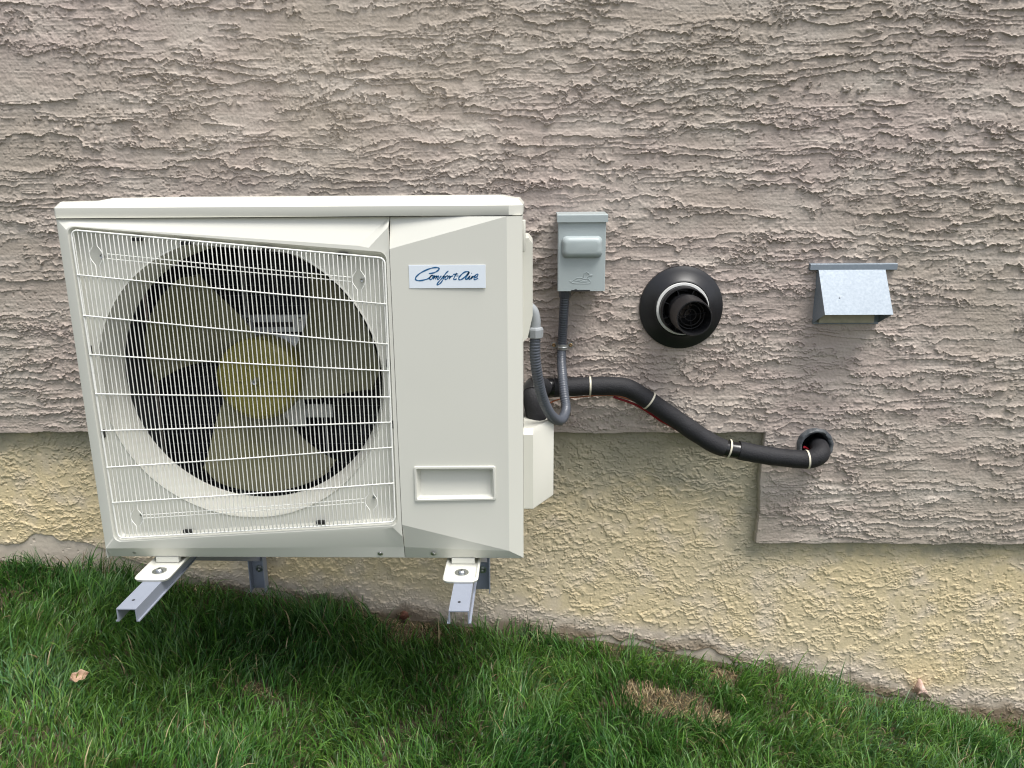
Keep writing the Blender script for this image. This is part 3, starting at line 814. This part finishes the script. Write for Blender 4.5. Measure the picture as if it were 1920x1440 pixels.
# ------------------------------------------------------------------ wall brackets
def make_bracket(x, arm_z):
    root = empty('wall_bracket', (x, 0, arm_z))
    def build(mm, nm, mt_=GREYPAINT, par=None): return mm.build(nm, mt_, par or root, 30)
    w, t, hh = .0205, .0025, .029
    m = MB()   # arm: inverted channel with small lips
    prof = [(-w - .004, -hh), (-w - .004, -hh + t), (-w, -hh + t), (-w, 0), (w, 0), (w, -hh + t), (w + .004, -hh + t), (w + .004, -hh), (w - t, -hh), (w - t, -t), (-w + t, -t), (-w + t, -hh)]
    m.loft([[(x + a, y, arm_z + b) for a, b in prof] for y in (-.722, -.02)], True, True, True)
    arm = build(m, 'arm')
    m = MB(); m.lathe((x - .002, -.688, arm_z + .0002), (0, 0, 1), [(-.0001, .0032), (.0003, .0032)], 14, False, True); build(m, 'bolt_hole', DARK, arm)
    m = MB()   # upright channel on the wall, open towards the house side flanges forward
    u, d_ = .023, .030
    prof = [(-u, -.0), (u, -.0), (u, -d_), (u - t, -d_), (u - t, -t), (-u + t, -t), (-u + t, -d_), (-u, -d_)]
    m.loft([[(x + a, b - .006, z) for a, b in prof] for z in (UP_Z0, arm_z + .03)], True, True, True)
    up_ = build(m, 'upright')
    screw((x, -.009, UP_Z0 + .065), .0075, up_, (0, -1, 0), .011, .006, 'wall_screw')
    m = MB()
    P0 = Vector((x, -.50, arm_z - .006)); P1 = Vector((x, -.030, UP_Z0 + .10)); dr = (P1 - P0).normalized(); nrm = Vector((1, 0, 0)).cross(dr)
    s_ = .016
    prof = [(-s_, 0), (s_, 0), (s_, -.028), (s_ - t, -.028), (s_ - t, -t), (-s_ + t, -t), (-s_ + t, -.028), (-s_, -.028)]
    m.loft([[p + Vector((1, 0, 0)) * a + nrm * (-b) for a, b in prof] for p in (P0, P1)], True, True, True)
    build(m, 'strut')
    for yy in (-.10, -.47):
        pass
    return root
arm_z = ZB - .0165
UP_Z0 = PX(911, 1108, -.02).z
xl = PX(236, 1140, -.722).x; xr = PX(860, 1141, -.722).x
xfoot = [PX(300, 1064, -.565).x, PX(866, 1070, -.565).x]
br = make_bracket(xl, arm_z)
tag(br, 'grey painted steel bracket under the fan end of the unit', 'bracket', 'steel brackets carrying the outdoor unit')
br2 = br.copy(); C.objects.link(br2); br2.location.x = xr
for ch in list(br.children):
    c2 = ch.copy(); C.objects.link(c2); c2.parent = br2; c2.matrix_parent_inverse = ch.matrix_parent_inverse.copy()
    for g2 in ch.children: g3 = g2.copy(); C.objects.link(g3); g3.parent = c2; g3.matrix_parent_inverse = g2.matrix_parent_inverse.copy()
br2['label'] = 'grey painted steel bracket under the service panel end of the unit'

# ------------------------------------------------------------------ disconnect box
box = empty('disconnect_box', PX(1091, 475, -.05))
tag(box, 'grey-green metal electrical disconnect box with a bird emblem, beside the unit', 'electrical box')
YC = -.098
bx0, bz1 = at2(1047, 414, YC); bx1, _ = at2(1136, 414, YC); _, bz0 = at2(1060, 547, YC)
m = MB(); m.box(bx0 + .006, bx1 - .002, -.080, -.0005, bz0 + .004, bz1 + .004, .002, 2); m.build('back_box', BOXGREY, box)
m = MB()
NP = 1
m.loft([[(bx0 - .001, YC + .022, bz1), (bx0 - .001, YC + .002, bz1), (bx0 + .001, YC, bz1), (bx1 - .001, YC, bz1), (bx1 + .001, YC + .002, bz1), (bx1 + .001, YC + .022, bz1)],
        [(bx0 - .001, YC + .022, bz0 + .002), (bx0 - .001, YC - .002, bz0 + .002), (bx0 + .001, YC - .004, bz0 + .002), (bx1 - .001, YC - .004, bz0 + .002), (bx1 + .001, YC - .002, bz0 + .002), (bx1 + .001, YC + .022, bz0 + .002)]], True, True, True)
cov = m.build('cover', BOXGREY, box, 30)
m = MB()
hx0_, hz1_ = at2(1053, 443, YC - .012); hx1_, hz0_ = at2(1130, 484, YC - .012)
Lh = rounded([(hx0_, hz1_), (hx1_, hz1_), (hx1_, hz0_), (hx0_, hz0_)], .014, 8, 6)
def rg(L, y): return [(p[0], y, p[1]) for p in L]
m.loft([rg(Lh, YC + .001), rg(inset(Lh, .001), YC - .006), rg(inset(Lh, .004), YC - .013), rg(inset(Lh, .009), YC - .0175), rg(inset(Lh, .014), YC - .0185)], True, False, True)
m.build('finger_grip', BOXGREY, cov, 50)
hz = at2(1090, 402, YC)[1]; hb = at2(1090, 417, YC - .006)[1]
m = MB()
x0_, x1_ = bx0 - .003, bx1 + .005
m.loft([[(x0_, y, z), (x1_, y, z)] for y, z in ((YC + .02, hb + .001), (YC - .005, hb), (YC - .007, hb + .0005), (YC - .007, hz - .002), (YC - .004, hz), (-.004, hz + .004))], False)
m.poly([(x0_, YC + .02, hb + .001), (x0_, YC - .005, hb), (x0_, YC - .007, hb + .0005), (x0_, YC - .007, hz - .002), (x0_, YC - .004, hz), (x0_, -.004, hz + .004), (x0_, -.004, hb + .01)])
m.poly([(x1_, YC + .02, hb + .001), (x1_, YC - .005, hb), (x1_, YC - .007, hb + .0005), (x1_, YC - .007, hz - .002), (x1_, YC - .004, hz), (x1_, -.004, hz + .004), (x1_, -.004, hb + .01)])
m.build('rain_cap', BOXGREY, box, 30)
def em(x, y): return at2(1050 + x / 24, 500 + y / 24, YC - .004)
m = MB()
BIRD = [[(440,640),(520,655),(640,585),(760,515),(900,490),(1040,530),(1150,548),(1235,530),(1320,600),(1375,680),(1300,750),(1000,752),(700,750),(520,702),(440,640)],
        [(1115,535),(1060,450),(1080,350),(1130,275),(1200,250),(1280,290),(1320,355),(1450,368),(1430,405),(1300,415),(1210,500),(1160,540)]]
for L in BIRD:
    P3 = smooth_path([(em(*p)[0], YC - .0035, em(*p)[1]) for p in L], 4)
    m.tube(P3, .0010, 6)
for a, b in (((700, 640), (900, 640)), ((760, 580), (1000, 580)), ((900, 690), (1200, 690)), ((1000, 630), (1220, 630)), ((1170, 340), (1240, 345))):
    m.tube([(em(*a)[0], YC - .0035, em(*a)[1]), (em(*b)[0], YC - .0035, em(*b)[1])], .0008, 6)
m.build('bird_emblem', BOXGREY, cov, 50)
nx0, nz_ = at2(1071, 547, YC - .004); nx1, _ = at2(1106, 547, YC - .004)
m = MB(); m.box(nx0, nx1, YC - .0048, YC + .001, bz0 + .0015, bz0 + .0050); m.box(nx0 + .008, nx0 + .015, YC - .0046, YC, bz0 + .003, bz0 + .0075, .001, 1); m.build('latch_slot', DARK, cov)

# ------------------------------------------------------------------ conduit, elbow and strap
con = empty('conduit', PX(1055, 650, -.04))
tag(con, 'grey ribbed flexible conduit looping from the disconnect box to the unit', 'conduit')
cpath = [PX(1059, 546, -.055), PX(1057, 590, -.046), PX(1054, 640, -.028), PX(1053, 660, -.030), PX(1053, 682, -.062), PX(1055, 708, -.112), PX(1058, 740, -.145), PX(1061, 768, -.175), PX(1051, 788, -.235), PX(1033, 778, -.29), PX(1017, 745, -.325), PX(1007, 700, -.350), PX(1003, 660, -.36), PX(1004, 628, -.36)]
cp = resample(smooth_path(cpath, 14), .0017)
m = MB(); m.tube(cp, .0125, 14, True, [.0125 + .0010 * (1 if (i % 4) < 2 else -1) * .6 for i in range(len(cp))]); m.build('sheath', CONDUIT, con, 80)
m = MB()
e0 = PX(1004, 632, -.36)
m.lathe(e0, (0, 0, 1), [(-.002, .0150), (0, .0175), (.018, .0182), (.022, .0165), (.024, .013)], 8, True, True)
m.build('compression_nut', FIT, con, 20)
ep = smooth_path([e0 + Vector((0, 0, .02)), e0 + Vector((0, 0, .040)), e0 + Vector((-.006, 0, .062)), e0 + Vector((-.022, 0, .074)), e0 + Vector((-.040, 0, .076))], 6)
m = MB(); m.tube(ep, .0118, 16); m.lathe(ep[-1] + Vector((.008, 0, 0)), (-1, 0, 0), [(0, .0165), (.006, .0165)], 8, True, True); m.build('elbow', FIT, con, 40)
m = MB(); m.lathe(PX(1059, 549, -.055), (0, 0, 1), [(-.012, .0155), (.004, .0165), (.006, .0165)], 8, True, True); m.build('connector', CONDUIT, con, 30)
sc_ = PX(1055, 650, -.028)
st_ = empty('conduit_strap', sc_); tag(st_, 'small two-hole metal strap holding the grey conduit to the wall', 'pipe strap')
m = MB(); r_ = .0145; prof = [(-.030, -.0015), (-.0165, -.0015)] + [(-r_ * math.cos(a), sc_.y - 0 - r_ * math.sin(a)) for a in [k * math.pi / 10 for k in range(0, 11)]] + [(.0165, -.0015), (.030, -.0015)]
prof = [(a, (-.005 if abs(a) > .015 else min(b, -.005))) for a, b in prof]
m.loft([[(sc_.x + a, b, sc_.z - .0075) for a, b in prof] + [(sc_.x + a, b + .0015, sc_.z - .0075) for a, b in reversed(prof)], [(sc_.x + a, b, sc_.z + .0075) for a, b in prof] + [(sc_.x + a, b + .0015, sc_.z + .0075) for a, b in reversed(prof)]], True, True, True)
m.tube([(sc_.x + a, b - .001, sc_.z) for a, b in prof[2:-2]], .0022, 6)
m.build('strap_band', mat('strap_zinc', (.42, .43, .42), .35, metal=.7), st_, 30)
for sx in (-.0235, .0235):
    mm = MB(); mm.lathe((sc_.x + sx, -.005, sc_.z), (0, -1, 0), [(0, .0055), (.002, .0055), (.0035, .0035), (.003, .0015), (.001, .001)], 14, False, True)
    mm.build('screw', mat('brass_screw', (.42, .28, .15), .35, metal=.8), st_, 30)

# ------------------------------------------------------------------ insulated pipes
pipe = empty('insulated_pipe', PX(1200, 740, -.05))
tag(pipe, 'black foam-insulated refrigerant pipe run from the unit to the wall hole', 'pipe')
PR = .0257
def seg(pts, name='insulation', r=PR, material=FOAM, par=None):
    P = resample(smooth_path(pts, 12), .008)
    mm = MB(); mm.tube(P, r, 20, True, [r * (1 + .015 * math.sin(i * .7) + .012 * math.sin(i * .23 + 1)) for i in range(len(P))])
    return mm.build(name, material, par or pipe, 60)
YP = -.052
A_ = [PX(1018, 728, -.075), PX(1060, 726, -.056), PX(1105, 724, YP), PX(1150, 724, YP), PX(1180, 729, YP), PX(1215, 750, YP), PX(1262, 782, YP), PX(1310, 815, YP), PX(1340, 833, YP), PX(1357, 840, YP)]
ins1 = seg(A_)
B_ = [PX(1384, 844, YP), PX(1420, 851, YP), PX(1460, 857, YP), PX(1498, 861, YP), PX(1520, 861, -.058), PX(1537, 852, -.052), PX(1537, 840, -.015), PX(1533, 836, .03), PX(1530, 834, .12)]
ins2 = seg(B_)
seg([PX(1340, 834, YP), PX(1357, 840, YP), PX(1372, 843, YP), PX(1392, 846, YP)], 'tape_wrap', PR * .93, TAPE)
seg([PX(1026, 727, -.073), PX(1034, 727, -.069)], 'tape_wrap', PR * 1.035, TAPE)
# stub rising out of the valve cover
S_ = [PX(1010, 800, -.26), PX(1004, 775, -.26), PX(999, 748, -.255), PX(1000, 730, -.235), PX(1007, 722, -.19), PX(1018, 726, -.13)]
seg(S_, 'insulation', PR * .95)
seg([PX(1000, 738, -.248), PX(1001, 728, -.232), PX(1006, 723, -.200)], 'tape_wrap', PR * 1.02, TAPE)
def tie(px0, px1, Y0, tailup):
    c_ = PX(px0[0], px0[1], Y0); t_ = (PX(px1[0], px1[1], Y0) - c_).normalized()
    mm = MB(); mm.lathe(c_, t_, [(-.0024, PR * 1.005), (-.0024, PR * 1.05), (.0024, PR * 1.05), (.0024, PR * 1.005)], 36)
    return mm.build('cable_tie', TIE, pipe, 30)
tie((1106, 724), (1120, 724), YP, 0); tie((1217, 751), (1231, 760.5), YP, 0); tie((1366, 841), (1380, 844), YP, 0); tie((1513, 861.5), (1523, 861), -.056, 0)
def cable(label, pts, r, col, name='control_cable', cat='cable'):
    mm = MB(); mm.tube(resample(smooth_path(pts, 10), .006), r, 8)
    o = mm.build(name, mat(name + '_jacket', col, .4), None, 60); tag(o, label, cat); return o
cable('thin copper-orange wire bent under the black pipe beside the conduit loop', [PX(1008, 772, -.20), PX(1020, 766, -.12), PX(1034, 754, -.07), PX(1056, 747, -.045), PX(1090, 744, -.030), PX(1130, 741, -.022), PX(1160, 743, -.018), PX(1195, 754, -.016)], .0021, (.42, .13, .05))
cable('bright red control cable tucked below the sloping run of black pipe', [PX(1150, 744, -.024), PX(1185, 756, -.028), PX(1210, 769, -.030), PX(1236, 787, -.030), PX(1262, 801, -.026), PX(1295, 822, -.02)], .0036, (.32, .012, .022))
cable('short end of red cable inside the pipe sleeve of the wall', [PX(1508, 838, -.012), PX(1514, 842, .0), PX(1524, 846, .03), PX(1528, 846, .08)], .0036, (.30, .012, .022))
# ------------------------------------------------------------------ sleeve in the wall
sl = MB(); hc = Vector((HOLE.x, 0, HOLE.z)); n = 56; rws = []
for ri, (d_, r) in enumerate([(-.004, .052), (.004, .051), (.013, .0475), (.015, .044), (.013, .0395), (.002, .037), (-.05, .0365), (-.15, .0365)]):
    row = []
    for k in range(n):
        a = 2 * math.pi * k / n; wob = (.0012 * math.sin(3 * a + ri) + .0008 * math.sin(7 * a + 2 * ri) + .0005 * math.sin(13 * a)) * (1 if ri < 5 else .1)
        row.append((hc.x + (r + wob) * math.cos(a), -(d_ + wob * .8), hc.z + (r + wob) * math.sin(a)))
    rws.append(row)
sl.loft(rws, True, False, True)
o = sl.build('pipe_sleeve', mat('sealant', (.045, .052, .060), .45, col2=(.15, .16, .165), vscale=45, bump=1.0, bscale=120), None, 60)
tag(o, 'round hole sleeve rimmed with smeared black sealant, black pipe bending into it', 'pipe sleeve')

# ------------------------------------------------------------------ black flue terminal
fl = empty('flue_terminal', PX(1277, 577, 0)); tag(fl, 'round black plastic flue terminal with a white ring, on the stucco wall', 'vent')
fcn = PX(1277, 577, -.008); FXc, FZc = fcn.x, fcn.z; ax = (0, -1, 0)
FR = (PX(1355, 577, -.008).x - PX(1198, 577, -.008).x) / 2
m = MB(); m.lathe((FXc, 0, FZc), ax, [(0, FR - .004), (.004, FR), (.010, FR - .001), (.016, FR - .012), (.023, FR - .032), (.028, .078), (.030, .074), (.026, .0705), (.010, .070)], 96)
m.build('flange', BLACKP, fl, 40)
m = MB(); m.lathe((FXc, 0, FZc), ax, [(.0, .0712), (.030, .0712), (.0320, .0702), (.0320, .0640), (.010, .0632)], 80); m.build('white_ring', mat('white_pvc', (.78, .78, .75), .35), fl, 40)
m = MB(); m.lathe((FXc, 0, FZc), ax, [(.01, .0628), (.066, .0628), (.068, .0618), (.068, .0600), (.02, .0592), (.004, .058), (.004, .030)], 80)
for k in range(8):
    a = rad(22 + k * 45); ca, sa = math.cos(a), math.sin(a); tx, tz = -sa * .0012, ca * .0012
    m.loft([[(FXc + ca * r + tx * s, y, FZc + sa * r + tz * s) for (r, s) in ((.045, -1), (.0595, -1), (.0595, 1), (.045, 1))] for y in (-.006, -.058)], True, True, True)
m.build('outer_pipe', BLACKP, fl, 40)
YE = .185
m = MB(); m.lathe((FXc, 0, FZc), ax, [(.004, .0455), (.095, .0455), (.100, .0480), (.112, .0482), (.118, .0460), (YE - .004, .0452), (YE, .0442), (YE, .0415), (YE - .01, .0405), (.05, .0400)], 72)
ip = m.build('inner_pipe', BLACKP, fl, 40)
m = MB()
for r in (.014, .026, .0345): m.lathe((FXc, 0, FZc), ax, [(YE - .062, r), (YE - .052, r), (YE - .052, r + .0018), (YE - .062, r + .0018), (YE - .062, r)], 40)
for a in (rad(8), rad(98)): m.tube([(FXc + math.cos(a) * .040, -YE + .055, FZc + math.sin(a) * .040), (FXc - math.cos(a) * .040, -YE + .055, FZc - math.sin(a) * .040)], .0012, 6)
m.build('guard', mat('guard_plastic', (.02, .02, .022), .3), ip, 40)

# ------------------------------------------------------------------ galvanised hood
hd = empty('exhaust_hood', PX(1600, 550, 0)); tag(hd, 'galvanised sheet metal exhaust hood on the upper stucco, open at the bottom', 'vent hood')
YHB, YHT = -.088, -.014
tx0, tz1 = at2(1520, 495, YHT); tx1, tz0 = at2(1682, 506, YHT)
m = MB()
m.loft([[(tx0, y, z), (tx1, y, z)] for y, z in ((-.001, tz1 + .001), (YHT, tz1), (YHT - .001, tz1 - .001), (YHT - .001, tz0 + .001), (YHT, tz0), (YHT + .0015, tz0))], False)
m.poly([(tx0, -.001, tz1 + .001), (tx0, YHT, tz1), (tx0, YHT - .001, tz0 + .001), (tx0, -.001, tz0)]); m.poly([(tx1, -.001, tz1 + .001), (tx1, YHT, tz1), (tx1, YHT - .001, tz0 + .001), (tx1, -.001, tz0)])
m.build('top_flange', GALV, hd, 20)
hx0, _ = at2(1547, 590, YHB); hx1, hzb = at2(1675, 590, YHB); zbk = at2(1526, 607, -.004)[1]
m = MB(); ztop = tz0 + .002; t = .0012
fr = [(hx0, YHT - .0002, ztop), (hx1, YHT - .0002, ztop), (hx1, YHB, hzb), (hx0, YHB, hzb)]
m.prism(fr, (0, t, 0))
for x in (hx0, hx1 - t):
    m.prism([(x, -.0005, ztop + .004), (x, YHT + .0011, ztop + .002), (x, YHB + t + .0003, hzb + .0003), (x, -.0005, zbk)], (t, 0, 0))
m.build('hood', GALV, hd, 20)
m = MB(); m.box(hx0 + .010, hx1 - .020, -.026, -.0015, zbk + .006, zbk + .085, .001, 1); m.build('damper', mat('damper_board', (.50, .46, .34), .6, var=.25, vscale=60), hd)
m = MB(); m.box(hx0 + .001, hx1 - .001, -.010, -.0015, zbk, ztop - .002); m.build('back_plate', GALV, hd)
m = MB(); m.lathe((hx0 + .045, YHB + .0265, (hzb * .62 + ztop * .38)), (0, -1, .35), [(0, .0022), (.001, .0018)], 10, False, True); m.build('rivet', SCREW, hd)
